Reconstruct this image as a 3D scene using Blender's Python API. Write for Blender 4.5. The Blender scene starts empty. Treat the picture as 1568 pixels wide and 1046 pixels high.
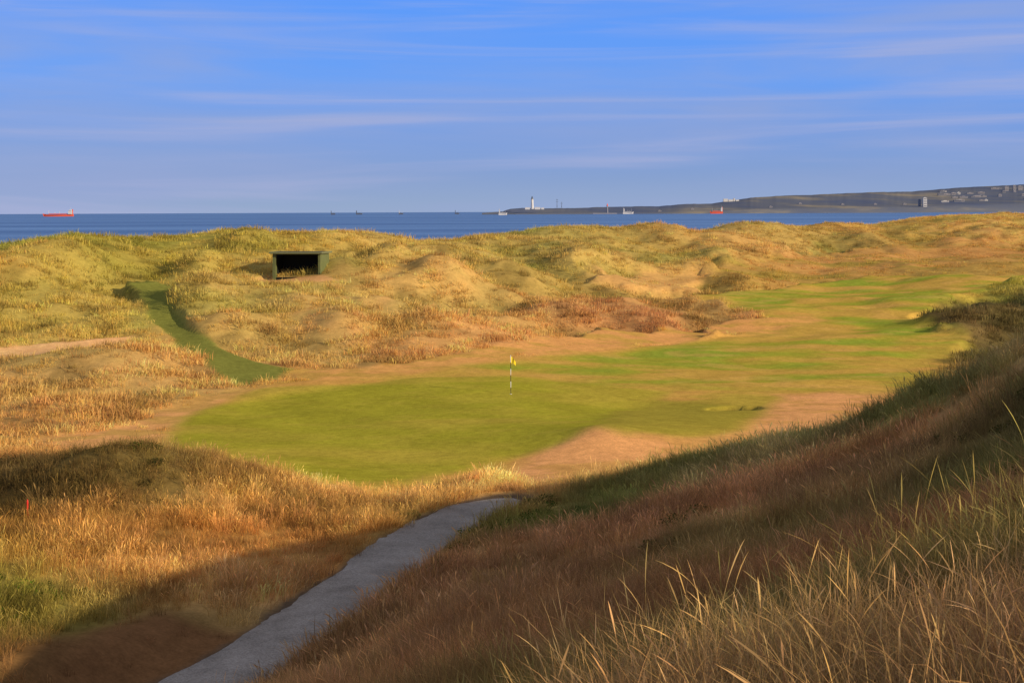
import bpy, math, numpy as np, random
from mathutils import Vector
rng=np.random.default_rng(7); random.seed(7)
EYE=12.0; F=2178.0; CX=784.0; HY=324.5
SC=bpy.context.scene
def S2L(c):
    c=np.array(c,float)/255.; return np.where(c<=.04045,c/12.92,((c+.055)/1.055)**2.4)
# ------------------------------------------------ numpy noise
TAB=rng.random((256,256))
def vn(x,y,s=0):
    x=np.asarray(x)+s*17.3; y=np.asarray(y)+s*9.7
    xi=np.floor(x).astype(int); yi=np.floor(y).astype(int); fx=x-xi; fy=y-yi
    fx=fx*fx*(3-2*fx); fy=fy*fy*(3-2*fy)
    a=TAB[xi&255,yi&255]; b=TAB[(xi+1)&255,yi&255]; c=TAB[xi&255,(yi+1)&255]; d=TAB[(xi+1)&255,(yi+1)&255]
    return (a*(1-fx)+b*fx)*(1-fy)+(c*(1-fx)+d*fx)*fy
def fbm(x,y,o=4,s=0):
    t=0;a=1.;n=0
    for i in range(o):
        t=t+a*(vn(x*2**i,y*2**i,s+i*3)-.5); n+=a; a*=.5
    return t/n*2
def sstep(a,b,x):
    t=np.clip((x-a)/(b-a),0,1); return t*t*(3-2*t)
# ------------------------------------------------ terrain survey points
def P(px,py,Y): return ((px-CX)/F*Y, Y, -(py-HY)/F*Y)
pts=[]
crest=[(-150,360,120),(0,367,125),(70,360,130),(130,353,138),(175,363,138),(240,360,140),(300,360,142),(370,348,150),(430,353,155),(520,353,160),(600,357,168),
(700,356,182),(780,350,195),(860,347,205),(930,354,215),(1000,347,230),(1060,354,242),(1120,359,255),(1200,349,275),(1280,343,295),(1350,341,310),(1430,333,325),(1500,334,335),(1568,336,345),(1750,337,350)]
for px,py,Y in crest:
    py+=.3/Y*F
    x,y,z=P(px,py,Y); pts.append((x,y,z))
    for k,zz in ((1.10,z-1.8),(1.25,-9.0),(1.5,-13.5)): pts.append((x*k,Y*k,zz))
for q in [
(50,400,118),(50,440,109),(100,495,100),(0,540,94),(150,528,95),(150,560,88),(150,612,80),(150,640,72),(50,665,67),(30,610,80),(190,400,124),(190,450,112),(215,500,103),
(235,432,119),(238,460,112),(250,490,106),(300,530,98),(380,580,87),(330,420,126),(290,445,117),(320,478,108),(420,540,95),(290,400,133),(340,395,132),
(455,424,123),(455,430,119),(400,402,130),(540,392,134),(455,378,138),(560,430,122),(600,480,108),(620,545,95),(750,420,140),(760,470,120),(780,525,102),(700,380,168),
(900,400,172),(900,450,142),(900,515,110),(1000,400,190),(1050,440,158),(1000,480,130),(1200,422,182),(1200,385,235),(1350,400,200),(1500,400,205),(1500,365,275),(1450,435,160),
(1350,355,290),(1568,430,165),(1100,375,225),(1300,445,160),(1300,482,134),(1150,505,120),(1200,545,103),(1000,562,94),(1300,585,86),(1100,605,80),(1200,645,69),(1000,625,76),
(780,603,79),(500,622,76),(600,680,63),(350,655,68),(600,722,55),(800,692,60),(300,605,80),(900,660,62),(820,722,55),(1000,672,61),(640,582,86),(1100,660,64),
(200,712,49),(110,725,48),(0,765,46),(-150,790,44.5),(420,734,50.5),(310,718,49.5),(560,738,51.5),(700,748,50.5),(60,800,41.5),(200,785,43),(100,830,39),(400,850,39),(0,865,35),(0,1000,27),(200,960,31),(100,1046,26),(550,805,44),
(1480,520,112),(1400,520,112),(1568,560,95),(1450,600,82),
(1000,1046,8.5),(1300,1046,7),(1568,1046,6),(700,1046,14.5),(550,1046,20),(430,1046,26),(1568,850,9.5),(1568,710,17),(1568,612,26),(1568,522,36),
(1400,900,13),(1400,800,20),(1400,705,30),(1400,640,42),(1200,1000,10.5),(1200,900,16),(1200,800,25),(1200,725,37),(1200,688,46),(1000,900,19),(1000,800,30),(1000,748,42),(1000,722,48),
(850,900,23),(850,820,34),(850,764,46),(700,950,22),(660,905,30),(740,830,38)]:
    pts.append(P(*q))
def PZ(px,Y,z): return ((px-CX)/F*Y,Y,z)
pts+=[PZ(1568,50,-7),PZ(1568,62,-9.8),PZ(1400,53,-8.8),PZ(1400,62,-10),PZ(1200,55,-9.8),PZ(1000,54,-9.9),PZ(200,54,-9.7),PZ(0,53,-9.9),PZ(200,60,-10.1),PZ(1800,75,-8),
(0,0,-1.75),(1,4,-2.0),(21,19,3.4),(16,10,2.3),(12,3,1.35),(28,12,5.2),(32,30,.5),(30,-5,5),(15,-10,2),(0,-12,-1.5),(28,48,-6),(45,55,-4),(45,80,-7),(70,60,-3),(-10,0,-7.5),(-4,7,-4.6),(-15,10,-9),(-12,20,-9.2),(-30,0,-8.5),(-30,30,-8.3),
(-130,100,-6),(-130,0,-9),(-130,260,-13.5),(-60,60,-9.5),(-60,100,-6),(210,100,-4),(210,0,0),(210,240,-5),(220,330,-4),(220,450,-13.5),(220,540,-14),(100,540,-14),(0,540,-14),(-130,540,-14)]
pts=np.array(pts)
def tps_fit(p,lam=.002):
    X=p[:,:2]/50; n=len(X); r2=((X[:,None]-X[None])**2).sum(-1); K=.5*r2*np.log(r2+1e-9); K+=lam*np.eye(n)
    A=np.zeros((n+3,n+3)); A[:n,:n]=K; A[:n,n]=1; A[:n,n+1:]=X; A[n,:n]=1; A[n+1:,:n]=X.T
    w=np.linalg.solve(A,np.r_[p[:,2],0,0,0]); return X,w
TX,TW=tps_fit(pts)
def tps(x,y):
    sh=x.shape; q=np.stack([x.ravel(),y.ravel()],1)/50; out=np.empty(len(q)); n=len(TX)
    for i in range(0,len(q),20000):
        c=q[i:i+20000]; r2=((c[:,None]-TX[None])**2).sum(-1)
        out[i:i+20000]=(.5*r2*np.log(r2+1e-9))@TW[:n]+TW[n]+c@TW[n+1:]
    return out.reshape(sh)
gx=np.concatenate([np.arange(-130,-62,2.),np.arange(-62,-30,.5),np.arange(-30,22,.25),np.arange(22,70,.4),np.arange(70,140,.8),np.arange(140,222,3.)])
gy=np.concatenate([np.arange(-30,0,1.),np.arange(0,60,.25),np.arange(60,170,.4),np.arange(170,350,.8),np.arange(350,545,4.)])
GX,GY=np.meshgrid(gx,gy)
H=np.clip(tps(GX,GY),-15,9)
def bump(px,Y,amp,rx,ry):
    x0=(px-CX)/F*Y
    return amp*np.exp(-((GX-x0)/rx)**2-((GY-Y)/ry)**2)
def sampler(A):
    def f(x,y):
        x=np.asarray(x,float);y=np.asarray(y,float)
        i=np.clip(np.searchsorted(gx,x)-1,0,len(gx)-2); j=np.clip(np.searchsorted(gy,y)-1,0,len(gy)-2)
        u=np.clip((x-gx[i])/(gx[i+1]-gx[i]),0,1); v=np.clip((y-gy[j])/(gy[j+1]-gy[j]),0,1)
        if A.ndim==3: u=u[...,None]; v=v[...,None]
        return (A[j,i]*(1-u)+A[j,i+1]*u)*(1-v)+(A[j+1,i]*(1-u)+A[j+1,i+1]*u)*v
    return f
# local landforms
H+=bump(1530,122,1.6,6,6)+bump(1000,128,.8,4,4)+bump(150,90,.9,6,4)+bump(910,61,.4,3,2.5)+bump(120,77,.5,3,2)
H+=bump(292,113,1.3,2.2,5)+bump(310,128,1.2,1.8,4)+bump(352,103,1.1,2.2,4)+bump(540,127,2.1,2.8,3.5)+bump(600,135,1.8,2.8,5)+bump(60,118,1.8,4,7)+bump(120,124,1.4,2.5,5)
H+=bump(680,128,2.0,3.8,6)+bump(800,145,1.9,4.5,7)+bump(700,150,1.8,5,6)+bump(880,165,2.1,5,8)+bump(380,140,1.3,2.5,4)-bump(620,145,1.4,4,6)-bump(470,150,.8,5,4)-bump(755,135,1.3,3,6)+bump(520,104,1.0,2.5,4)+bump(660,105,1.0,2.5,4)+bump(430,108,.8,2,4)
H+=bump(225,47.6,.8,3.2,2.0)+bump(120,47.6,.4,2,1.6)+bump(360,50,.2,2,1.5)+bump(1010,210,1.7,6,8)+bump(1180,250,1.9,8,8)+bump(1330,250,1.7,8,8)+bump(1090,190,1.3,5,7)
h0=sampler(H)
def hit(px,py,ymin=50):
    Y=np.geomspace(ymin,480,4000); x=(px-CX)/F*Y; z=-(py-HY)/F*Y
    d=h0(x,Y)-z; k=np.argmax(d>0)
    if d[k]<=0: k=len(Y)-1
    return x[k],Y[k]
def poly(L,ymin=50): return np.array([hit(a,b,ymin) for a,b in L])
def sdf(pl,X,Y):
    d=np.full(X.shape,1e9); ins=np.zeros(X.shape,bool); n=len(pl)
    for i in range(n):
        ax,ay=pl[i]; bx,by=pl[(i+1)%n]; ex,ey=bx-ax,by-ay
        t=np.clip(((X-ax)*ex+(Y-ay)*ey)/(ex*ex+ey*ey+1e-9),0,1)
        d=np.minimum(d,(X-ax-t*ex)**2+(Y-ay-t*ey)**2)
        c=((ay>Y)!=(by>Y)); 
        with np.errstate(divide='ignore',invalid='ignore'):
            ins^=c&(X<(bx-ax)*(Y-ay)/(by-ay+1e-12)+ax)
    d=np.sqrt(d); return np.where(ins,d,-d)
NZ=fbm(GX/5,GY/5,4,1); NZ2=fbm(GX/1.3,GY/1.3,3,5); NB=fbm(GX/16,GY/16,3,11)
def zone(L,w=.5,j=.8,ymin=50,raw=False):
    pl=np.array(L) if raw else poly(L,ymin); s=sdf(pl,GX,GY)+NZ*j+NZ2*j*.35
    return sstep(-w,w,s)
green=zone([(255,672),(290,640),(340,618),(430,602),(540,590),(640,580),(780,576),(900,588),(1010,600),(990,612),(945,628),(920,645),(880,662),(840,680),(775,702),(720,722),(600,735),(480,730),(400,715),(330,700),(262,690)],.9,.8)
fair=zone([(600,582),(720,562),(800,555),(900,545),(1000,538),(1090,522),(1200,508),(1275,492),(1230,478),(1120,484),(1075,472),(1055,455),(1120,446),(1250,436),(1330,427),(1450,427),(1568,424),(1700,424),(1700,436),(1540,437),(1470,455),(1420,470),(1395,490),(1440,508),(1470,520),(1430,545),(1400,560),(1380,590),(1372,602),(1250,598),(1120,590),(1000,602),(900,592),(780,582)],1.5,2.2)
fair2=zone([(925,655),(945,630),(1000,612),(1080,620),(1170,628),(1160,640),(1130,660),(1040,668),(960,662)],.8,.8)
collar=zone([(235,700),(245,650),(300,608),(420,585),(600,560),(780,545),(1000,530),(1200,500),(1400,500),(1480,530),(1440,580),(1400,605),(1330,660),(1200,690),(1100,695),(1000,705),(850,740),(600,745),(350,715)],.8,1)
collar=np.maximum(collar,zone([(1170,512),(1160,455),(1220,438),(1450,432),(1420,480),(1400,520)],1,1))
dry=zone([(430,592),(450,566),(560,560),(640,550),(760,530),(880,515),(905,500),(960,508),(1060,505),(1120,493),(1240,483),(1280,490),(1210,506),(1090,518),(1000,530),(880,540),(780,552),(640,572),(500,588)],1.1,2.2)
dryb=zone([(740,735),(800,700),(850,678),(900,655),(960,660),(1060,672),(1130,662),(1170,632),(1200,608),(1375,598),(1420,600),(1500,600),(1400,700),(1000,720),(820,745)],.8,.9)
dryc=zone([(80,672),(130,658),(190,650),(230,630),(300,608),(420,588),(380,600),(300,625),(265,650),(250,700),(110,700),(85,690)],.8,1)
track=zone([(-60,535),(0,528),(120,517),(205,512),(215,520),(130,528),(60,540),(-60,552)],.4,.6)
walk=zone([(190,424),(232,420),(266,430),(252,445),(264,475),(297,505),(337,532),(387,552),(440,562),(425,580),(360,592),(335,575),(312,552),(262,520),(230,495),(220,460),(208,438)],.35,.4)
fard=zone([(1080,412),(1180,400),(1290,385),(1400,372),(1568,375),(1700,380),(1700,424),(1450,427),(1300,428),(1180,440),(1100,432)],2.5,6)
farr=zone([(900,420),(1000,415),(1080,425),(1060,440),(960,438)],1.6,3)
apron=zone([(380,428),(410,421),(500,421),(515,427),(460,430)],.4,.4)
trod=zone([(60,1046),(70,985),(120,960),(230,930),(400,935),(330,990),(230,1060),(100,1100)],.8,.6,20)
RZ=-9.4
def fl_(px,py): Y=-RZ*F/(py-HY); return np.array([(px-CX)/F*Y,Y])
rc=np.array([fl_((a+b)/2,y_) for a,b,y_ in ((232,405,1046),(300,455,1012),(370,512,975),(442,560,930),(503,600,888),(565,640,850),(630,680,815),(680,722,790),(728,765,772),(772,800,765))])
d0=rc[0]-rc[2]; d0/=np.linalg.norm(d0)
rc=np.vstack([rc[0]+d0*30,rc[0]+d0*15,rc[0]+d0*5,rc])
sl_=np.r_[0,np.cumsum(np.linalg.norm(np.diff(rc,axis=0),axis=1))]; tf=np.linspace(0,sl_[-1],420)
def smooth1(a):
    k=np.hanning(41); k/=k.sum(); ap=np.r_[2*a[0]-a[20:0:-1],a,2*a[-1]-a[-2:-22:-1]]; return np.convolve(ap,k,'valid')
rcx=smooth1(np.interp(tf,sl_,rc[:,0])); rcy=smooth1(np.interp(tf,sl_,rc[:,1]))
D=np.full(GX.shape,1e9); near=(GY<62)&(GX<15)&(GX>-60)
xs=GX[near]; ys=GY[near]; dm=np.full(xs.shape,1e9)
for k in range(0,420,3): dm=np.minimum(dm,(xs-rcx[k])**2+(ys-rcy[k])**2)
D[near]=np.sqrt(dm)
fl=1-sstep(1.3,3.0,D); H=H*(1-fl)+RZ*fl
roadm=1-sstep(.95,1.3,D+NZ2*.25)
short=np.clip(np.maximum.reduce([green,fair,fair2,collar,dry*.85,dryb,dryc*.8,track,walk,fard*.45,farr*.6,apron,trod*.85,roadm]),0,1)
def bunker(px,py,ax,ay,dep):
    global H
    x0,y0=hit(px,py); r=np.sqrt(((GX-x0)/ax)**2+((GY-y0)/ay)**2)+NZ*.08
    m=1-sstep(.85,1.02,r); H-=dep*m
    return m
bk=bunker(1124,628,1.45,.8,.7); bk2=bunker(1436,481,2.4,2.6,1.1)
dune=sstep(88,112,GY)
Rr=np.where(GY>20,GX/np.maximum(GY,20)*F+CX,0); Yc=np.interp(Rr,[c[0] for c in crest],[c[2] for c in crest])
fade=1-.65*sstep(.80,1,GY/Yc)
rid=1-np.abs(fbm(GX/15,GY/12,3,23))*2
big=1+.5*sstep(170,260,GY)
relief=(1-sstep(0,.8,short))*( dune*fade*(2.3*big*fbm(GX/11/big,GY/12/big,2,21)+.65*fbm(GX/4.5,GY/5,3,31)+.12*fbm(GX/1.5,GY/1.5,2,35)+1.1*(rid-.6)) + (1-dune)*(.28*fbm(GX/3,GY/3,3,41)))
relief*=sstep(3,8,np.hypot(GX-(-18.6),GY-121))*.92+.08
H=H+relief+short*(.45*sstep(88,130,GY)+.2)*fbm(GX/9,GY/9,3,51)*sstep(60,80,GY)*(1-green)+green*.22*fbm(GX/8,GY/8,2,55)
hs=sampler(H)
# ------------------------------------------------ colour survey
cs=[(50,400,205,172,92),(100,470,190,166,84),(150,570,200,160,95),(60,640,200,155,90),(200,380,165,154,70),(350,380,180,156,76),(300,440,145,145,68),(400,450,198,168,95),(500,480,208,163,98),(600,430,210,170,98),
(450,520,205,156,92),(620,520,218,166,104),(700,400,190,164,90),(800,380,188,162,90),(850,440,208,160,92),(950,380,168,156,84),(950,480,188,138,88),(1100,380,188,156,86),(1200,365,182,160,88),(1100,420,190,156,84),
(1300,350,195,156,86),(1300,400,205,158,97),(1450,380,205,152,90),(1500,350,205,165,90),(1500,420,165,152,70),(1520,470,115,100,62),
(150,712,96,76,46),(60,760,58,54,32),(250,745,100,92,48),(400,770,190,158,88),(550,775,210,165,98),(700,752,215,168,105),(150,830,196,138,74),(350,830,206,142,78),(250,880,220,168,112),(50,850,165,138,62),(20,900,120,125,50),(100,1000,150,110,66),(500,820,190,134,74),  # left mound samples darkened: its shaded flank is put into the colour
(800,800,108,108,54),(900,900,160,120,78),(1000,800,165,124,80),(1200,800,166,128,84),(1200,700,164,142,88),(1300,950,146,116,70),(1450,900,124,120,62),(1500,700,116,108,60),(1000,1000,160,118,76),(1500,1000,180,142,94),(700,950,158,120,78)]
cp=[];cc=[]
for px,py,r,g,b in cs:
    x,y=hit(px,py,5); cp.append((x,y)); cc.append(S2L((r,g,b)))
cp=np.array(cp); cc=np.array(cc)
def warp(x,y):
    yy=np.maximum(y,-5)+15; return x/yy, 1.1*np.log(yy)
cu,cv=warp(cp[:,0],cp[:,1]); U,V=warp(GX,GY); U=U+NZ*.02; V=V+NZ2*.03
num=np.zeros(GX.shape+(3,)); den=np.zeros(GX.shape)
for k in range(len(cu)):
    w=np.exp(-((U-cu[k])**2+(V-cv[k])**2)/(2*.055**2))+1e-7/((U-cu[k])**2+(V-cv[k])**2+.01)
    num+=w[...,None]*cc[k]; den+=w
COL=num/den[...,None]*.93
g=(sstep(.0,.42,fbm(GX/9,GY/9,4,13)+NZ2*.15)*(.22+.33*sstep(70,100,GY)))[...,None]; COL=COL*(1-g)+COL*np.array([.62,.86,.74])*g
hol=(dune*sstep(.0,-1.2,relief))[...,None]*.55; COL=COL*(1-hol)+COL*np.array([.55,.72,.62])*hol  # greener growth in hollows, darkened in the colour to strengthen relief shading
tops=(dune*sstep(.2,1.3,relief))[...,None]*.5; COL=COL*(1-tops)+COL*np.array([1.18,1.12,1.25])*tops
hill=1-sstep(45,56,GY); hill=hill*sstep(-6,0,GX)
o=(sstep(.0,.45,-NB+NZ2*.3)*(1-.85*hill))[...,None]; COL=COL*(1-.35*o)+COL*np.array([1.12,.94,.90])*.35*o
hg=(hill*sstep(.02,.35,fbm(GX/3.5,GY/4.5,4,27)))[...,None]*.6; COL=COL*(1-hg)+COL*np.array([.55,.80,.55])*hg
dk=sstep(.05,.4,fbm(GX/2.2,GY/2.6,3,17))[...,None]; COL=COL*(1-.30*dk)
lt=(sstep(.1,.4,fbm(GX/1.8,GY/2.2,3,19))*(GY<62))[...,None]; COL=COL*(1+.40*lt)
def lay(m,c,k=1.):
    global COL
    m=(m*k)[...,None]; COL=COL*(1-m)+np.array(c)*m
mot=(.5+.5*fbm(GX/7,GY/3.5,4,61)); mo2=(.5+.5*fbm(GX/2.5,GY/1.6,4,67))
G_=1.1
lay(fard,S2L((200,148,84))*.9,.5); lay(fard*sstep(.45,.75,mot),S2L((160,148,64))*.8,.7)
lay(farr,S2L((222,168,104))*.9,.6)
lay(collar,S2L((172,150,62))*G_); lay(collar*sstep(.45,.75,mot),S2L((202,148,80))*G_,.7)
lay(dryc,S2L((212,157,96))*G_); lay(dryc*sstep(.45,.6,mo2),S2L((180,145,74))*G_,.7); lay(dry,S2L((208,152,88))*G_,.85); lay(dry*sstep(.42,.62,mo2),S2L((178,145,68))*G_,.75); lay(dryb,S2L((212,154,98))*G_,.95); lay(dryb*sstep(.45,.62,mo2),S2L((186,142,76))*G_,.7); lay(track,S2L((225,174,116))*G_)
lay(fair,S2L((150,148,50))*G_,.9); lay(fair*sstep(.42,.64,mot),S2L((190,150,72))*G_,.8); lay(fair*sstep(.5,.75,1-mot),S2L((128,150,52))*G_,.6); lay(fair*sstep(.54,.66,mo2),S2L((202,158,88))*G_,.35)
lay(fair2,S2L((150,138,52))*G_,.9); lay(green,S2L((152,146,46))*G_); lay(green*sstep(.45,.8,mot),S2L((174,152,62))*G_,.6); lay(green*sstep(.5,.7,mo2),S2L((166,150,58))*G_,.4)
stripe=.5+.5*np.tanh(3*np.sin((GX*.86+GY*.5)/.95)); COL*=(1+green*(stripe-.5)*.07)[...,None]
lay(walk,S2L((128,130,60))*.9); lay(apron,S2L((215,165,105))*.9); lay(trod,S2L((145,104,66))*.75)
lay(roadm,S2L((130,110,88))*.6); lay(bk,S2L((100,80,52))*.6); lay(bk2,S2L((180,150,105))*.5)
COL*=(1+.12*NZ2)[...,None]; COL=np.clip(COL,.005,.8)
# ------------------------------------------------ helpers
def mesh_obj(name,v,f,mat=None,smooth=False,parent=None,link=True):
    me=bpy.data.meshes.new(name); me.from_pydata([tuple(a) for a in v],[],[tuple(a) for a in f]); me.update()
    if smooth: me.polygons.foreach_set('use_smooth',[True]*len(me.polygons))
    ob=bpy.data.objects.new(name,me)
    if link: SC.collection.objects.link(ob)
    if mat: me.materials.append(mat)
    if parent: ob.parent=parent
    return ob
def newmat(name):
    m=bpy.data.materials.new(name); m.use_nodes=True; nt=m.node_tree; nt.nodes.clear()
    return m,nt,nt.nodes,nt.links
def pmat(name,col,rough=.8,var=.15,scale=4.,metal=0,spec=.2):
    m,nt,N,L=newmat(name); o=N.new('ShaderNodeOutputMaterial'); b=N.new('ShaderNodeBsdfPrincipled'); L.new(b.outputs[0],o.inputs[0])
    t=N.new('ShaderNodeTexCoord'); n=N.new('ShaderNodeTexNoise'); n.inputs['Scale'].default_value=scale; n.inputs['Detail'].default_value=5
    L.new(t.outputs['Object'],n.inputs['Vector']); mx=N.new('ShaderNodeMix'); mx.data_type='RGBA'
    mx.inputs[6].default_value=(*[c*(1-var) for c in col],1); mx.inputs[7].default_value=(*[min(1,c*(1+var)) for c in col],1)
    L.new(n.outputs[0],mx.inputs[0]); L.new(mx.outputs[2],b.inputs['Base Color']); b.inputs['Roughness'].default_value=rough; b.inputs['Metallic'].default_value=metal
    b.inputs['Specular IOR Level'].default_value=spec
    return m
# ------------------------------------------------ terrain object
ny,nx=GX.shape
me=bpy.data.meshes.new('dune_terrain')
co=np.stack([GX,GY,H+EYE],-1).reshape(-1,3)
I=np.arange(ny*nx).reshape(ny,nx); q=np.stack([I[:-1,:-1],I[:-1,1:],I[1:,1:],I[1:,:-1]],-1).reshape(-1,4)
me.vertices.add(len(co)); me.vertices.foreach_set('co',co.ravel().astype(np.float32))
me.loops.add(q.size); me.loops.foreach_set('vertex_index',q.ravel().astype(np.int32))
me.polygons.add(len(q)); me.polygons.foreach_set('loop_start',(np.arange(len(q))*4).astype(np.int32))
me.update(calc_edges=True); me.polygons.foreach_set('use_smooth',np.ones(len(q),bool))
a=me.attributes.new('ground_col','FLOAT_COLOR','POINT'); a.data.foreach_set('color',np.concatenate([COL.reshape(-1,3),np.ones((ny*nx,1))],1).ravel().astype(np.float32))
ter=bpy.data.objects.new('dune_terrain',me); SC.collection.objects.link(ter)
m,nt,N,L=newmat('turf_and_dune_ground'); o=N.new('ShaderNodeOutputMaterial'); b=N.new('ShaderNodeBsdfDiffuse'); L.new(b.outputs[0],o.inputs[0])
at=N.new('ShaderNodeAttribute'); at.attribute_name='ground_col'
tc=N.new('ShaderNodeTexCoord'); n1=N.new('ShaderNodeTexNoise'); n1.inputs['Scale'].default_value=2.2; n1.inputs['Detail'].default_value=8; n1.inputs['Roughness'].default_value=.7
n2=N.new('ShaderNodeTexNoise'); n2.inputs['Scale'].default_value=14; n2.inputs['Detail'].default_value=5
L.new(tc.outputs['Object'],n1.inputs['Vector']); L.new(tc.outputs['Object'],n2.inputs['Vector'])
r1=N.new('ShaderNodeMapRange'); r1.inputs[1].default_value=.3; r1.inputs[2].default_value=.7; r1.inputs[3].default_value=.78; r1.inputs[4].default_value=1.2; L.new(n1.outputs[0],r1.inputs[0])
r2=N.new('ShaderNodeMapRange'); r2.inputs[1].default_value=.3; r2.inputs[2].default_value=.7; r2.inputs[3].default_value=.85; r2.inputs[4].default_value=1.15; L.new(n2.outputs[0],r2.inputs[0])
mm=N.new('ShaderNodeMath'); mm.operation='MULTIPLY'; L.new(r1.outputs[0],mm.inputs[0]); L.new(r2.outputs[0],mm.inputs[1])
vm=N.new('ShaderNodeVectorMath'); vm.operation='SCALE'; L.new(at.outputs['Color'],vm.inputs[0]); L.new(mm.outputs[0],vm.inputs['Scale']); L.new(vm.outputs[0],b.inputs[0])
bp=N.new('ShaderNodeBump'); bp.inputs['Strength'].default_value=.35; bp.inputs['Distance'].default_value=.06; L.new(n1.outputs[0],bp.inputs['Height']); L.new(bp.outputs[0],b.inputs['Normal'])
me.materials.append(m)
# ------------------------------------------------ gravel path
W=9; v=[];f=[]
tx=np.gradient(rcx); ty=np.gradient(rcy); ln=np.hypot(tx,ty); nxv=ty/ln; nyv=-tx/ln
for i in range(420):
    tp=min(1,(420-i)/14.)**.5
    wl=(1.14+.16*float(fbm(np.array(i/7.),np.array(3.3),4,2)))*tp; wr=(1.14+.16*float(fbm(np.array(i/7.),np.array(8.3),4,4)))*tp
    for j in range(W):
        t=j/(W-1); s=-wl+(wl+wr)*t; x=rcx[i]+nxv[i]*s; y=rcy[i]+nyv[i]*s
        v.append((x,y,float(hs(x,y))+EYE+(.022 if 0<j<W-1 else -.02)+.02*(1-abs(2*t-1))))
for i in range(419):
    for j in range(W-1): a0=i*W+j; f.append((a0,a0+1,a0+W+1,a0+W))
m,nt,N,L=newmat('crushed_gravel'); o=N.new('ShaderNodeOutputMaterial'); b=N.new('ShaderNodeBsdfDiffuse'); L.new(b.outputs[0],o.inputs[0])
tc=N.new('ShaderNodeTexCoord'); n1=N.new('ShaderNodeTexNoise'); n1.inputs['Scale'].default_value=.9; n1.inputs['Detail'].default_value=9; n1.inputs['Roughness'].default_value=.6; n2=N.new('ShaderNodeTexVoronoi'); n2.inputs['Scale'].default_value=34
L.new(tc.outputs['Object'],n1.inputs['Vector']); L.new(tc.outputs['Object'],n2.inputs['Vector'])
cr=N.new('ShaderNodeValToRGB'); cr.color_ramp.elements[0].position=.34; cr.color_ramp.elements[0].color=(.27,.235,.19,1); cr.color_ramp.elements[1].position=.66; cr.color_ramp.elements[1].color=(.42,.37,.305,1); L.new(n1.outputs[0],cr.inputs[0])
sx_=N.new('ShaderNodeSeparateColor'); L.new(n2.outputs['Color'],sx_.inputs[0]); rr_=N.new('ShaderNodeMapRange'); rr_.inputs[3].default_value=.72; rr_.inputs[4].default_value=1.12; L.new(sx_.outputs[0],rr_.inputs[0])
vm=N.new('ShaderNodeVectorMath'); vm.operation='SCALE'; L.new(cr.outputs[0],vm.inputs[0]); L.new(rr_.outputs[0],vm.inputs['Scale']); L.new(vm.outputs[0],b.inputs[0])
bp=N.new('ShaderNodeBump'); bp.inputs['Strength'].default_value=.35; bp.inputs['Distance'].default_value=.015; L.new(n2.outputs['Distance'],bp.inputs['Height']); L.new(bp.outputs[0],b.inputs['Normal'])
mesh_obj('gravel_path',v,f,m,True)
# ------------------------------------------------ grass tufts
def tuft(name,nb,rad,hmin,hmax,w,seed,lean=.35,stalk=0,mats=None,prof0=((0,1),(.35,.85),(.7,.6),(1,0))):
    r=np.random.default_rng(seed); v=[];f=[];tone=[]
    for i in range(nb):
        a=r.random()*6.283; rr=rad*math.sqrt(r.random()); bx,by=rr*math.cos(a),rr*math.sin(a)
        h=hmin+(hmax-hmin)*r.random(); ld=a+r.normal()*.9; l=lean*h*(.2+1.3*r.random()); fa=r.random()*6.283
        cx,sx=math.cos(fa),math.sin(fa); st=r.random()<stalk; t0=.7+.6*r.random(); prof=prof0
        if st: prof=((0,.7),(.3,.6),(.55,.5),(.72,.45),(.78,1.3),(.86,1.9),(.94,1.2),(1,0)); t0=1.25+.3*r.random(); l*=.8
        base=len(v); ww=w*(.7+.6*r.random())
        for k,(t,wk) in enumerate(prof):
            x=bx+math.cos(ld)*l*t**2.2; y=by+math.sin(ld)*l*t**2.2; z=h*(t-(.35*l/h)*t**3)-.04
            if wk>0: v+= [(x-cx*ww*wk/2,y-sx*ww*wk/2,z),(x+cx*ww*wk/2,y+sx*ww*wk/2,z)]; tone+=[t0*(.75+.3*t)]*2  # roots darker than tips: mild occlusion shade put into the blade tone
            else: v.append((x,y,z)); tone.append(t0*1.05)
        n=len(prof)-1
        for k in range(n-1): b0=base+2*k; f.append((b0,b0+1,b0+3,b0+2))
        b0=base+2*(n-1); f.append((b0,b0+1,b0+2))
    ob=mesh_obj(name,v,f,mats,False,None,False)
    a=ob.data.attributes.new('tone','FLOAT','POINT'); a.data.foreach_set('value',np.array(tone,np.float32)); return ob
def foliage_mat(name,trans=.35):
    m,nt,N,L=newmat(name); o=N.new('ShaderNodeOutputMaterial'); d=N.new('ShaderNodeBsdfDiffuse'); t=N.new('ShaderNodeBsdfTranslucent'); mx=N.new('ShaderNodeMixShader'); mx.inputs[0].default_value=trans
    a=N.new('ShaderNodeAttribute'); a.attribute_type='INSTANCER'; a.attribute_name='tint'; b=N.new('ShaderNodeAttribute'); b.attribute_name='tone'
    vm=N.new('ShaderNodeVectorMath'); vm.operation='SCALE'; L.new(a.outputs['Color'],vm.inputs[0]); L.new(b.outputs['Fac'],vm.inputs['Scale'])
    L.new(vm.outputs[0],d.inputs[0]); L.new(vm.outputs[0],t.inputs[0]); L.new(d.outputs[0],mx.inputs[1]); L.new(t.outputs[0],mx.inputs[2]); L.new(mx.outputs[0],o.inputs[0]); return m
GM=foliage_mat('dry_grass',.4); LM=foliage_mat('bramble_leaf',.25)
def coll(name,obs):
    c=bpy.data.collections.new(name)
    for o in obs: c.objects.link(o)
    return c
p5=((0,1),(.3,.95),(.6,.75),(.82,.45),(1,0)); p3=((0,1),(.55,.8),(1,0))
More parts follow.
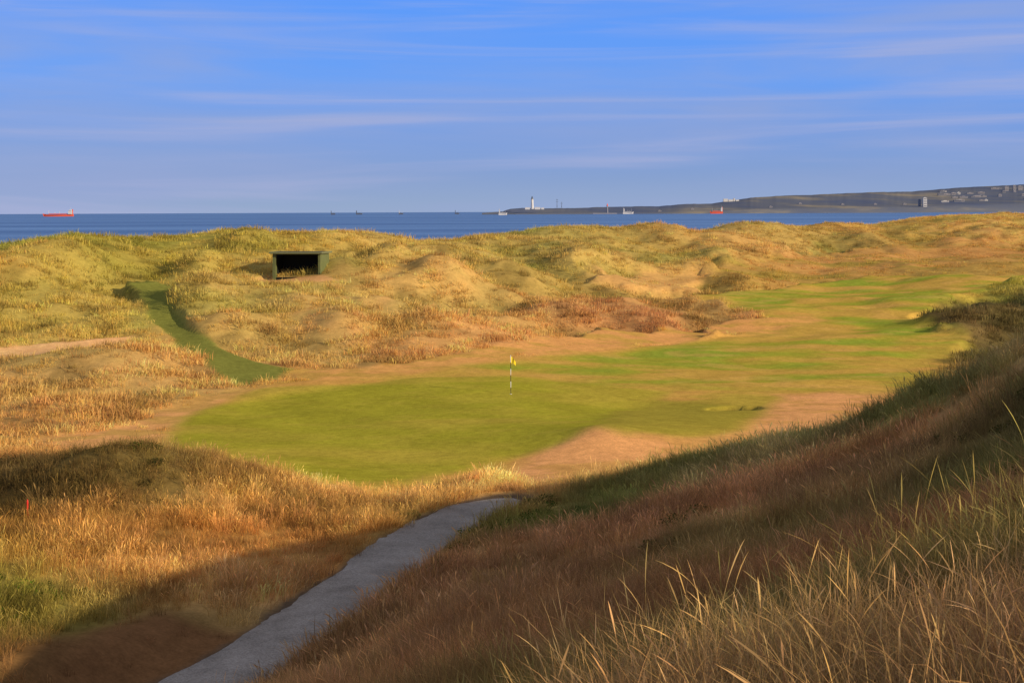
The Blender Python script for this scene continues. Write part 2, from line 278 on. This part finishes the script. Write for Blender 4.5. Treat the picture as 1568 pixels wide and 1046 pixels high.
cn=coll('near_tufts',[tuft('near_tuft_%d'%i,40,.2,.12,.42,.004,100+i,.75,.07,GM,p5) for i in range(5)])
cst=coll('seed_tufts',[tuft('seed_tuft_%d'%i,8,.16,.32,.66,.0032,500+i,.6,.8,GM,p5) for i in range(5)])
cms=coll('mid_seed_tufts',[tuft('mid_seed_tuft_%d'%i,26,.22,.35,.75,.009,600+i,.4,.5,GM,p5) for i in range(5)])
cm=coll('mid_tufts',[tuft('mid_tuft_%d'%i,34,.28,.14,.46,.011,200+i,.6,.08,GM) for i in range(5)])
cf=coll('far_tufts',[tuft('far_tuft_%d'%i,30,.6,.12,.42,.032,300+i,.6,0,GM,p3) for i in range(5)])
def leafclump(name,seed,n=200,R=.45):
    r=np.random.default_rng(seed); v=[];f=[];tone=[]
    for i in range(n):
        d=r.normal(size=3); d/=np.linalg.norm(d); d[2]=abs(d[2]); p=d*R*(.45+.6*r.random())*np.array([1,1,.8]); s=.03+.035*r.random()
        a=r.normal(size=3); a/=np.linalg.norm(a); b=np.cross(a,r.normal(size=3)); b/=np.linalg.norm(b)
        k=len(v); v+=[p-a*s,p+b*s*.5,p+a*s,p-b*s*.5]; f.append((k,k+1,k+2,k+3)); tone+=[.6+.8*r.random()]*4
    for i in range(14):
        d=r.normal(size=2)*.25; k=len(v); v+=[(0,0,-.05),(.012,0,-.05),(d[0]*1.3+.006,d[1]*1.3,R*.9)]; f.append((k,k+1,k+2)); tone+=[.5]*3
    ob=mesh_obj(name,v,f,LM,False,None,False); a=ob.data.attributes.new('tone','FLOAT','POINT'); a.data.foreach_set('value',np.array(tone,np.float32)); return ob
cl=coll('leaf_clumps',[leafclump('leaf_clump_%d'%i,400+i) for i in range(4)])
def scatter(name,c,pos,rot,scl,tint,idx):
    me=bpy.data.meshes.new(name); n=len(pos); me.vertices.add(n); me.vertices.foreach_set('co',pos.ravel().astype(np.float32))
    for nm,ty,arr,k in (('rot','FLOAT_VECTOR',rot,'vector'),('scl','FLOAT_VECTOR',scl,'vector'),('tint','FLOAT_COLOR',np.concatenate([tint,np.ones((n,1))],1),'color'),('idx','INT',idx,'value')):
        a=me.attributes.new(nm,ty,'POINT'); a.data.foreach_set(k,arr.ravel().astype(np.int32 if ty=='INT' else np.float32))
    ob=bpy.data.objects.new(name,me); SC.collection.objects.link(ob)
    g=bpy.data.node_groups.new(name+'_scatter','GeometryNodeTree'); g.interface.new_socket('Geometry',in_out='INPUT',socket_type='NodeSocketGeometry'); g.interface.new_socket('Geometry',in_out='OUTPUT',socket_type='NodeSocketGeometry')
    N=g.nodes; L=g.links; gi=N.new('NodeGroupInput'); go=N.new('NodeGroupOutput'); ip=N.new('GeometryNodeInstanceOnPoints'); ci=N.new('GeometryNodeCollectionInfo')
    ci.inputs['Collection'].default_value=c; ci.inputs['Separate Children'].default_value=True; ci.inputs['Reset Children'].default_value=True
    def na(nm,ty):
        a=N.new('GeometryNodeInputNamedAttribute'); a.data_type=ty; a.inputs['Name'].default_value=nm; return a.outputs['Attribute']
    e=N.new('FunctionNodeEulerToRotation'); L.new(na('rot','FLOAT_VECTOR'),e.inputs[0])
    L.new(gi.outputs[0],ip.inputs['Points']); L.new(ci.outputs[0],ip.inputs['Instance']); ip.inputs['Pick Instance'].default_value=True
    L.new(na('idx','INT'),ip.inputs['Instance Index']); L.new(e.outputs[0],ip.inputs['Rotation']); L.new(na('scl','FLOAT_VECTOR'),ip.inputs['Scale']); L.new(ip.outputs[0],go.inputs[0])
    md=ob.modifiers.new('scatter','NODES'); md.node_group=g; return ob
rough=np.clip(1-short*1.15,0,1); rs=sampler(rough); csamp=sampler(COL)
def field(name,c,n,x0,x1,y0,y1,smin,smax,power=0,tscale=1.,xy=None,clump=.65):
    if xy is None:
        x=rng.uniform(x0,x1,n); u=rng.random(n); y=y0*(y1/y0)**u if power else y0+(y1-y0)*u
    else: x,y=xy; n=len(x)
    px=np.abs(x)/(y+8); cl_=sstep(-.25,.25,fbm(x/2.2,y/2.2,2,71)); dens=rs(x,y)*((1-clump)+clump*cl_)
    k=(rng.random(n)<dens)&(px<.44)&(hs(x,y)>-11.6); x=x[k];y=y[k]; n=len(x); cl_=cl_[k]
    z=hs(x,y)+EYE; s=rng.uniform(smin,smax,n)*(.75+.6*(fbm(x/4,y/4,3,81)*.5+.5))*(.8+.3*cl_); r=rs(x,y); s*=.45+.55*r
    rot=np.stack([rng.normal(0,.12,n),rng.normal(0.08,.12,n),rng.uniform(0,6.28,n)],1)
    t=csamp(x,y)*(rng.uniform(.72,1.3,n)*(1+.5*fbm(x/1.5,y/1.5,3,91)))[:,None]*np.stack([rng.uniform(.95,1.08,n),rng.uniform(.93,1.07,n),rng.uniform(.85,1.15,n)],1)*tscale
    return scatter(name,c,np.stack([x,y,z],1),rot,np.stack([s,s,s*rng.uniform(.7,1.45,n)],1),np.clip(t,.01,.85),rng.integers(0,5,n))
field('slope_grass',cn,24000,-8,10.5,4.5,26,.8,1.35,tscale=1.5)
sxy=[np.stack([rng.uniform(-6,9,750),rng.uniform(6,26,750)])]
for px,py,Y,n,sx,sy in ((1500,880,9.5,50,.6,1.1),(1568,800,12,70,.8,1.5),(1010,1046,8,20,.5,.6),(1450,1000,8,18,.9,.8),(1180,930,14,24,.6,1.),(1568,1046,6.5,10,.4,.6)):
    x0=(px-CX)/F*Y; sxy.append(np.stack([rng.normal(x0,sx,n),np.maximum(6.2,rng.normal(Y,sy,n))]))
sxy=np.concatenate(sxy,1); field('tall_seed_grass',cst,0,0,0,0,0,.75,1.15,xy=(sxy[0],sxy[1]),tscale=1.8,clump=0)
sxy=[np.stack([rng.uniform(-18,10,900),rng.uniform(27,55,900)])]
for px,py,n,sx,sy in ((250,880,200,1.0,1.2),(350,800,120,2,1.2),(560,770,140,2,1.),(745,748,110,.7,.5),(120,850,70,1.5,1.5),(60,930,60,1,1.5),(180,920,60,1,1)):
    x0,y0=hit(px,py,20); sxy.append(np.stack([rng.normal(x0,sx,n),rng.normal(y0,sy,n)]))
sxy=np.concatenate(sxy,1); field('tall_straw_grass',cms,0,0,0,0,0,.6,1.05,xy=(sxy[0],sxy[1]),tscale=1.6,clump=.3)
field('rough_grass',cm,44000,-26,24,22,62,.8,1.4,tscale=1.5)
field('marram_grass',cf,125000,-75,120,56,345,.7,1.45,power=1,tscale=1.6)
bx=[];bt=[]
def patch(px,py,n,sx,sy,col,ymin=5):
    x,y=hit(px,py,ymin)
    for i in range(n): bx.append((x+rng.normal()*sx,y+rng.normal()*sy)); bt.append(S2L(col)*.7)
patch(790,795,26,1.1,1.6,(70,95,35)); patch(745,815,14,.4,1.0,(75,100,35)); patch(812,768,30,.5,.5,(75,95,35)); patch(690,862,6,.3,.6,(80,100,40)); patch(40,780,34,2.2,1.0,(66,68,36)); patch(150,760,16,2.2,.8,(85,76,42)); patch(15,895,14,.8,1,(85,110,35)); patch(15,940,6,.5,.7,(85,110,35))
patch(1320,860,18,.5,.9,(70,105,30)); patch(1480,760,24,1.,1.8,(70,90,35)); patch(1250,1000,6,.3,.4,(80,110,35)); patch(380,732,12,2.,.4,(100,105,45)); patch(1540,640,18,1,2,(75,85,35)); patch(600,800,7,.8,.5,(100,115,45)); patch(1000,850,8,.8,1.2,(85,95,42)); patch(1150,770,8,1,1.5,(85,95,42))
bx=np.array(bx); bt=np.array(bt); dd=np.array([np.min(np.hypot(rcx-a,rcy-b)) for a,b in bx])>1.3; bx=bx[dd]; bt=bt[dd]; n=len(bx); bt=bt*rng.uniform(.7,1.3,(n,1)); s=rng.uniform(.4,.9,n)*np.where(bx[:,1]<20,.5,1)
scatter('bramble_bush',cl,np.stack([bx[:,0],bx[:,1],hs(bx[:,0],bx[:,1])+EYE-.05],1),np.stack([np.zeros(n),np.zeros(n),rng.uniform(0,6,n)],1),np.stack([s,s,s*.9],1),bt,rng.integers(0,4,n))
# ------------------------------------------------ box helper
def boxes(name,L_,mat,parent=None,loc=(0,0,0),rot=0):
    v=[];f=[]
    for (x0,x1,y0,y1,z0,z1) in L_:
        k=len(v); v+=[(x0,y0,z0),(x1,y0,z0),(x1,y1,z0),(x0,y1,z0),(x0,y0,z1),(x1,y0,z1),(x1,y1,z1),(x0,y1,z1)]
        f+=[(k,k+3,k+2,k+1),(k+4,k+5,k+6,k+7),(k,k+1,k+5,k+4),(k+1,k+2,k+6,k+5),(k+2,k+3,k+7,k+6),(k+3,k,k+4,k+7)]
    ob=mesh_obj(name,v,f,mat,False,parent); ob.location=loc; ob.rotation_euler[2]=rot; return ob
def empty(name,loc,rot=0,s=1):
    e=bpy.data.objects.new(name,None); SC.collection.objects.link(e); e.location=loc; e.rotation_euler[2]=rot; e.scale=(s,s,s); return e
def lathe(name,prof,mat,parent=None,seg=16,loc=(0,0,0)):
    v=[];f=[]
    for r,z in prof:
        for k in range(seg): a=k/seg*6.28318; v.append((r*math.cos(a),r*math.sin(a),z))
    for i in range(len(prof)-1):
        for k in range(seg): f.append((i*seg+k,i*seg+(k+1)%seg,(i+1)*seg+(k+1)%seg,(i+1)*seg+k))
    f.append(tuple(range((len(prof)-1)*seg,len(prof)*seg))); ob=mesh_obj(name,v,f,mat,True,parent); ob.location=loc; return ob
# ------------------------------------------------ shelter
GR=pmat('green_painted_timber',(.13,.15,.055),.6,.3,3); GD=pmat('shade_dark_timber',(.012,.014,.01),.8,.3,3); FELT=pmat('roof_felt',(.06,.065,.045),.9,.2,5); TR=pmat('weathered_trim',(.16,.17,.08),.7,.2,5)  # the near-black timber colour carries the shade inside the shelter
sx,sy=-18.7,123.2; sz=float(hs(sx,sy))+EYE
sh=empty('golf_shelter',(sx,sy,sz),math.radians(-9))
w2=2.15
boxes('back_wall',[(-w2,w2,2.60,2.68,-.4,2.0)],GR,sh)
boxes('side_walls',[(-w2,-w2+.09,.0,2.597,-.4,2.16),(w2-.09,w2,0,2.597,-.4,2.16)],GR,sh)
boxes('corner_posts',[(-w2+.093,-w2+.28,.0,.1,-.4,2.1),(w2-.2,w2-.093,0,.1,-.4,2.1),(-w2+.283,w2-.203,0,.07,2.04,2.13)],GR,sh)
boxes('shade_lining',[(-w2+.093,w2-.093,2.5,2.59,-.3,2.0),(w2-.13,w2-.094,.12,2.49,-.3,2.1),(-w2+.094,-w2+.12,.9,2.49,-.3,2.1),(-w2+.13,w2-.14,.12,2.49,2.11,2.15)],GD,sh)  # near-black panels added so the opening reads as deep shade
boxes('roof',[(-w2-.18,w2+.18,-.3,2.9,2.165,2.25)],FELT,sh)
boxes('fascia',[(-w2-.2,w2+.2,-.345,-.303,2.12,2.27),(w2+.183,w2+.223,-.3,2.9,2.12,2.27),(-w2-.223,-w2-.183,-.3,2.9,2.12,2.27)],TR,sh)
boxes('floor',[(-w2+.13,w2-.14,.075,2.49,-.3,.04)],GD,sh)
boxes('bench',[(-w2+.15,w2-.15,1.9,2.45,.42,.47),(-1.8,-1.72,2.0,2.4,.045,.417),(1.72,1.8,2.0,2.4,.045,.417),(-.04,.04,2.0,2.4,.045,.417)],GD,sh)
# ------------------------------------------------ flag
fx,fy=hit(781,603); fz=float(hs(fx,fy))+EYE
fg=empty('golf_flagstick',(fx,fy,fz)); WH=pmat('white_paint',(.75,.75,.70),.5,.03); BK=pmat('black_paint',(.03,.03,.03),.5,.1); YE=pmat('yellow_flag_cloth',(.80,.60,.03),.8,.08)
for i in range(6): lathe('pole_band_%d'%i,[(.016,i*.35),(.016,i*.35+.349)],WH if i%2 else BK,fg,10)
lathe('pole_cap',[(.016,2.1),(.024,2.12),(.016,2.15),(.004,2.16)],WH,fg,10)
v=[];f=[]
for i in range(13):
    for j in range(7): u=i/12; w=j/6; v.append((.018+.26*u,.06*math.sin(u*7+w)*u,2.08-.38*w*(1-.45*u)-.32*u*u-.05*u*math.sin(w*3)))
for i in range(12):
    for j in range(6): a0=i*7+j; f.append((a0,a0+1,a0+8,a0+7))
mesh_obj('flag',v,f,YE,True,fg)
lathe('cup_rim',[(.06,-.02),(.06,.012),(.05,.012),(.05,-.1)],WH,fg,16)
mx_,my_=hit(40,795,20); mp=empty('red_marker_post',(mx_,my_,float(hs(mx_,my_))+EYE)); RED=pmat('red_paint',(.6,.03,.02),.5,.1)
lathe('stake',[(.03,-.1),(.03,.55),(.02,.6),(.002,.63)],RED,mp,8)
# ------------------------------------------------ sea
m,nt,N,L=newmat('sea_water'); o=N.new('ShaderNodeOutputMaterial'); b=N.new('ShaderNodeBsdfPrincipled'); L.new(b.outputs[0],o.inputs[0]); tc=N.new('ShaderNodeTexCoord')
mp_=N.new('ShaderNodeMapping'); mp_.inputs['Scale'].default_value=(.0012,.006,1); L.new(tc.outputs['Object'],mp_.inputs[0]); n1=N.new('ShaderNodeTexNoise'); n1.inputs['Scale'].default_value=1; n1.inputs['Detail'].default_value=9; L.new(mp_.outputs[0],n1.inputs['Vector'])
cr=N.new('ShaderNodeValToRGB'); cr.color_ramp.elements[0].position=.35; cr.color_ramp.elements[0].color=(.06,.15,.37,1); cr.color_ramp.elements[1].position=.65; cr.color_ramp.elements[1].color=(.12,.25,.52,1); L.new(n1.outputs[0],cr.inputs[0]); L.new(cr.outputs[0],b.inputs['Base Color'])
n2=N.new('ShaderNodeTexNoise'); n2.inputs['Scale'].default_value=.25; n2.inputs['Detail'].default_value=6; L.new(tc.outputs['Object'],n2.inputs['Vector']); bp=N.new('ShaderNodeBump'); bp.inputs['Distance'].default_value=1.; bp.inputs['Strength'].default_value=.6; L.new(n2.outputs[0],bp.inputs['Height']); L.new(bp.outputs[0],b.inputs['Normal'])
b.inputs['Roughness'].default_value=.6; b.inputs['Specular IOR Level'].default_value=.15
mesh_obj('sea',[(-60000,-3000,0),(60000,-3000,0),(60000,70000,0),(-60000,70000,0)],[(0,1,2,3)],m)
# ------------------------------------------------ far headland
def WP(px,py,Y): x,y,z=P(px,py,Y); return (x,y,z+EYE)
prof=[(738,326.5),(770,324),(782,320),(800,319),(830,319.5),(880,319),(930,317),(980,316.5),(1010,316),(1050,313),(1090,312),(1110,309),(1150,303),(1200,300),(1250,298.5),(1300,296),(1350,294.5),(1400,293.5),(1440,290),(1480,287),(1530,285),(1568,283),(1700,279),(1900,283),(2200,290)]
ppx=np.array([p[0] for p in prof]); ppy=np.array([p[1] for p in prof])
def landcol(cx_):
    top=float(np.interp(cx_,ppx,ppy))+.5*float(fbm(np.array(cx_/9.),np.array(1.),4,3))+(cx_-784)*.0043
    Yf=6000+max(0,cx_-1100)*.8; dep=max(20,(cx_-738)*3.2); zt=max(.5,(HY-top)/F*(Yf+dep)+EYE); return Yf,dep,zt
def lande(t): return np.interp(t,[0,.02,.08,.2,.4,.62,.82,1,1.25,1.5],[0,.2,.26,.3,.42,.62,.85,1,.7,0])
cols=np.arange(738,2200,2.); rowsY=[0,.02,.08,.2,.4,.62,.82,1.,1.25,1.5]; v=[];f=[]
for cx_ in cols:
    Yf,dep,zt=landcol(cx_)
    for k,t in enumerate(rowsY):
        Y=Yf+dep*t; zz=-1+(zt+1)*float(lande(t)); v.append(((cx_-CX)/F*Y,Y,zz))
R=len(rowsY)
for i in range(len(cols)-1):
    for k in range(R-1): a0=i*R+k; f.append((a0,a0+R,a0+R+1,a0+1))
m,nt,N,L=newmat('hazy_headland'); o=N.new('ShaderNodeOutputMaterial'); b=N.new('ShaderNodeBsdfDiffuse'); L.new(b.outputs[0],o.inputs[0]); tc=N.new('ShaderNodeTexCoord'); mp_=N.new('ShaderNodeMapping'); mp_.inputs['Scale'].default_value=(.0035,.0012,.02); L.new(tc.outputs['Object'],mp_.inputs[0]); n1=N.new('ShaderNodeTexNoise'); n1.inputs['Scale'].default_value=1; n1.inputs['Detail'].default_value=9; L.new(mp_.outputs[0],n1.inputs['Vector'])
cr=N.new('ShaderNodeValToRGB'); E=cr.color_ramp.elements; E[0].position=.36; E[0].color=(.095,.12,.19,1); E[1].position=.70; E[1].color=(.26,.235,.19,1); e=E.new(.54); e.color=(.13,.145,.18,1); L.new(n1.outputs[0],cr.inputs[0]); L.new(cr.outputs[0],b.inputs[0])  # blue haze of distance is mixed into these base colours
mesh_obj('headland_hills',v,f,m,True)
FW=pmat('distant_white',(.58,.57,.55),.8,.05); FT=pmat('distant_render',(.32,.31,.33),.8,.1,.05); FG=pmat('distant_stone',(.22,.23,.27),.8,.15,.05); FD=pmat('distant_dark',(.10,.12,.16),.8,.2); OR=pmat('ship_red_paint',(.75,.12,.06),.5,.1,.05); GL=pmat('lantern_glass',(.1,.12,.14),.2,.1)  # distant greys and darks tinted blue to carry the haze
SCL=6000/F
x,y,z=WP(815,319.5,6000); lh=empty('lighthouse',(x,y,z-3))
lathe('tower',[(7,0),(5.6,20),(4.9,42)],FW,lh); lathe('gallery',[(6.4,42),(6.4,43.5),(4,43.6)],FG,lh); lathe('lantern',[(3.2,43.6),(3.2,48)],GL,lh); lathe('dome',[(3.8,48),(3.2,50),(1.5,52),(.3,55)],FD,lh)
boxes('keepers_cottages',[(10,34,-6,6,-2,8),(-30,-10,-6,6,-2,7),(38,50,-5,5,-2,6)],FW,lh)
for px,py,h in ((853,318,14),(860,318,9)):
    x,y,z=WP(px,py,6050); e=empty('radio_mast',(x,y,z-2)); lathe('mast',[(1.3,0),(.8,h*SCL*.5),(.5,h*SCL)],FD,e,6); boxes('crossarms',[(-4,4,-.6,.6,h*SCL*.85,h*SCL*.88),(-5,5,-.6,.6,h*SCL*.65,h*SCL*.68)],FD,e)
x,y,z=WP(930,326,5900); e=empty('harbour_beacon',(x,y,0)); lathe('tower',[(4,0),(3,20),(2.6,34)],FG,e); lathe('cap',[(3.6,34),(3.6,36),(2,38),(2,41),(.3,44)],OR,e)
boxes('breakwater_base',[(-60,40,-6,6,-1,5)],FG,e)
x,y,z=WP(760,326,5990); boxes('breakwater',[(x-60,x+80,y-8,y+8,-1,4),(x+20,x+80,y-7,y+7,4,7)],FD)
x,y,z=WP(1118,309,7100); boxes('coastguard_station',[(-34,-12,-8,8,-6,9),(-9,14,-8,8,-6,5),(16,24,-8,8,-6,11),(28,44,-8,8,-6,4)],FW,None,(x,y,z))
WIN=pmat('distant_windows',(.06,.07,.10),.4,.1)
def block(name,px,t,w,h,mat):
    Yf,dep,zt=landcol(px); Y=Yf+dep*t; z=-1+(zt+1)*float(lande(t)); x=(px-CX)/F*Y; e=empty(name,(x,Y,z-6)); boxes('walls',[(-w/2,w/2,-8,8,0,h+6),(-w*.2,w*.2,-4,4,h+6.02,h+8)],mat,e)
    L_=[]; nf=max(1,int(h/7))
    for k in range(nf): L_.append((-w/2+1.5,w/2-1.5,-8.2,-8.02,6+(k+.35)*h/nf,6+(k+.7)*h/nf))
    boxes('window_bands',L_,WIN,e)
block('tower_block',1416,.03,16,40,FW); block('tower_block',1408,.04,8,32,FG)
random.seed(4)
for k in range(34):
    px=1436+random.random()**1.2*170; block('town_building',px,random.choice((.3,.5,.66,.8)),random.uniform(14,46),random.uniform(5,12),random.choice((FG,FT,FT,FG,FW)))
for px,w,h in ((1541,22,26),(1553,14,30),(1562,24,24),(1585,30,30)): block('tower_block',px,.72,w,h,FT)
for px in (1385,1340,1290,1225,1180,1060,1010): block('town_building',px,random.uniform(.1,.5),14,5,FT)
def ship(name,px,py,Y,Lg,Hh,hull,sup,kind=0,flip=1):
    x,y,z=WP(px,py,Y); e=empty(name,(x,y,0),0 if flip>0 else math.pi)
    pr=[(-.5,.0),(-.5,1),( -.42,1),(.36,.9),(.44,1.15),(.5,1.3),(.46,0)]
    B=Lg*.07; v=[];f=[]
    for s in (-1,1):
        for t,zz in pr: v.append((t*Lg,s*B*(1 if abs(t)<.42 else .35),zz*Hh-1*(zz==0)))
    n=len(pr); f.append(tuple(range(n))); f.append(tuple(range(2*n-1,n-1,-1)))
    for i in range(n): j=(i+1)%n; f.append((i,i+n,j+n,j))
    mesh_obj('hull',v,f,hull,False,e)
    boxes('superstructure',[(-.46*Lg,-.34*Lg,-B*.8,B*.8,Hh*1.02,Hh*2.5),(-.45*Lg,-.37*Lg,-B,B,Hh*2.52,Hh*3.0)],sup,e)
    boxes('funnel',[(-.48*Lg,-.465*Lg,-B*.3,B*.3,Hh*1.05,Hh*3.2)],hull,e)
    boxes('masts',[(.3*Lg,.31*Lg,-.6,.6,Hh,Hh*2.8),(-.05*Lg,-.04*Lg,-.6,.6,Hh,Hh*2.3),(.1*Lg,.11*Lg,-.6,.6,Hh,Hh*2.0),(-.41*Lg,-.405*Lg,-.5,.5,Hh*3.02,Hh*4)],sup,e)
    boxes('deck_pipes',[(-.3*Lg,.3*Lg,-2,2,Hh*1.15,Hh*1.35)],hull,e)
ship('tanker_ship',89,328,6000,130,9.5,OR,FW,0,-1); ship('supply_ship',1097,324,5900,54,9,OR,FW,0,-1); ship('ferry_boat',962,327,5900,44,8,FW,FW); ship('pilot_boat',770,328,5000,30,7,FW,FW)
for px in (550,510,614,700): ship('fishing_boat',px,328,7500,34 if px==550 else 24,7,FD,FD if px!=614 else FW)
# ------------------------------------------------ world + sun
EL=math.radians(20); sd=Vector((.85,-.52,0)).normalized(); 
w=bpy.data.worlds.new('World'); SC.world=w; w.use_nodes=True; nt=w.node_tree; N=nt.nodes; L=nt.links; N.clear()
o=N.new('ShaderNodeOutputWorld'); bg=N.new('ShaderNodeBackground'); L.new(bg.outputs[0],o.inputs[0]); bg.inputs[1].default_value=.1
sky=N.new('ShaderNodeTexSky'); sky.sky_type='NISHITA'; sky.sun_disc=False; sky.sun_elevation=EL; sky.sun_rotation=math.atan2(sd.x,sd.y); 
tc=N.new('ShaderNodeTexCoord'); sp=N.new('ShaderNodeSeparateXYZ'); L.new(tc.outputs['Generated'],sp.inputs[0])
cr=N.new('ShaderNodeValToRGB'); L.new(sp.outputs[2],cr.inputs[0]); E=cr.color_ramp.elements
E[0].position=0; E[0].color=(*S2L((150,172,206))*10.3,1); E[1].position=.5; E[1].color=(*S2L((162,156,152))*9.5,1)
for p,c in ((.025,(128,158,211)),(.055,(110,153,226)),(.09,(96,156,246)),(.15,(82,150,252)),(.3,(130,150,180))):
    e=E.new(p); e.color=(*S2L(c)*10.3,1)
mx=N.new('ShaderNodeMix'); mx.data_type='RGBA'; mx.inputs[0].default_value=.9; L.new(sky.outputs[0],mx.inputs[6]); L.new(cr.outputs[0],mx.inputs[7])
def cloud(scale,rot,lo,hi,amt,col,prev,loc=(0,0,0),dist=.4):
    mp_=N.new('ShaderNodeMapping'); mp_.inputs['Scale'].default_value=scale; mp_.inputs['Rotation'].default_value=rot; mp_.inputs['Location'].default_value=loc; L.new(tc.outputs['Generated'],mp_.inputs[0])
    n1=N.new('ShaderNodeTexNoise'); n1.inputs['Scale'].default_value=1; n1.inputs['Detail'].default_value=8; n1.inputs['Roughness'].default_value=.5; n1.inputs['Distortion'].default_value=dist; L.new(mp_.outputs[0],n1.inputs['Vector'])
    rg=N.new('ShaderNodeMapRange'); rg.interpolation_type='SMOOTHSTEP'; rg.inputs[1].default_value=lo; rg.inputs[2].default_value=hi; rg.inputs[4].default_value=amt; L.new(n1.outputs[0],rg.inputs[0])
    m2=N.new('ShaderNodeMix'); m2.data_type='RGBA'; L.new(rg.outputs[0],m2.inputs[0]); L.new(prev,m2.inputs[6]); m2.inputs[7].default_value=(*S2L(col)*10,1); return m2.outputs[2]
c1=cloud((2.6,2.6,24),(0,.012,0),.34,.74,.75,(152,168,212),mx.outputs[2])
c2=cloud((2.0,2.0,42),(0,-.03,0),.46,.72,.6,(174,180,216),c1,(1.3,2,5.2),.8)
L.new(c2,bg.inputs[0])
sl=bpy.data.lights.new('sun','SUN'); sl.energy=5; sl.angle=math.radians(.5); sl.color=(1,.81,.57); so=bpy.data.objects.new('sun',sl); SC.collection.objects.link(so)
dv=Vector((sd.x*math.cos(EL),sd.y*math.cos(EL),math.sin(EL))); so.rotation_euler=dv.to_track_quat('Z','Y').to_euler()
SC.view_settings.view_transform='Standard'; SC.view_settings.look='None'; SC.view_settings.exposure=0
cam=bpy.data.cameras.new('camera'); cam.lens=50; cam.sensor_width=36; cam.shift_y=-(523-HY)/1568; cam.clip_start=.1; cam.clip_end=90000
cob=bpy.data.objects.new('camera',cam); SC.collection.objects.link(cob); cob.location=(0,0,EYE); cob.rotation_euler=(math.radians(90),math.radians(.25),0); SC.camera=cob
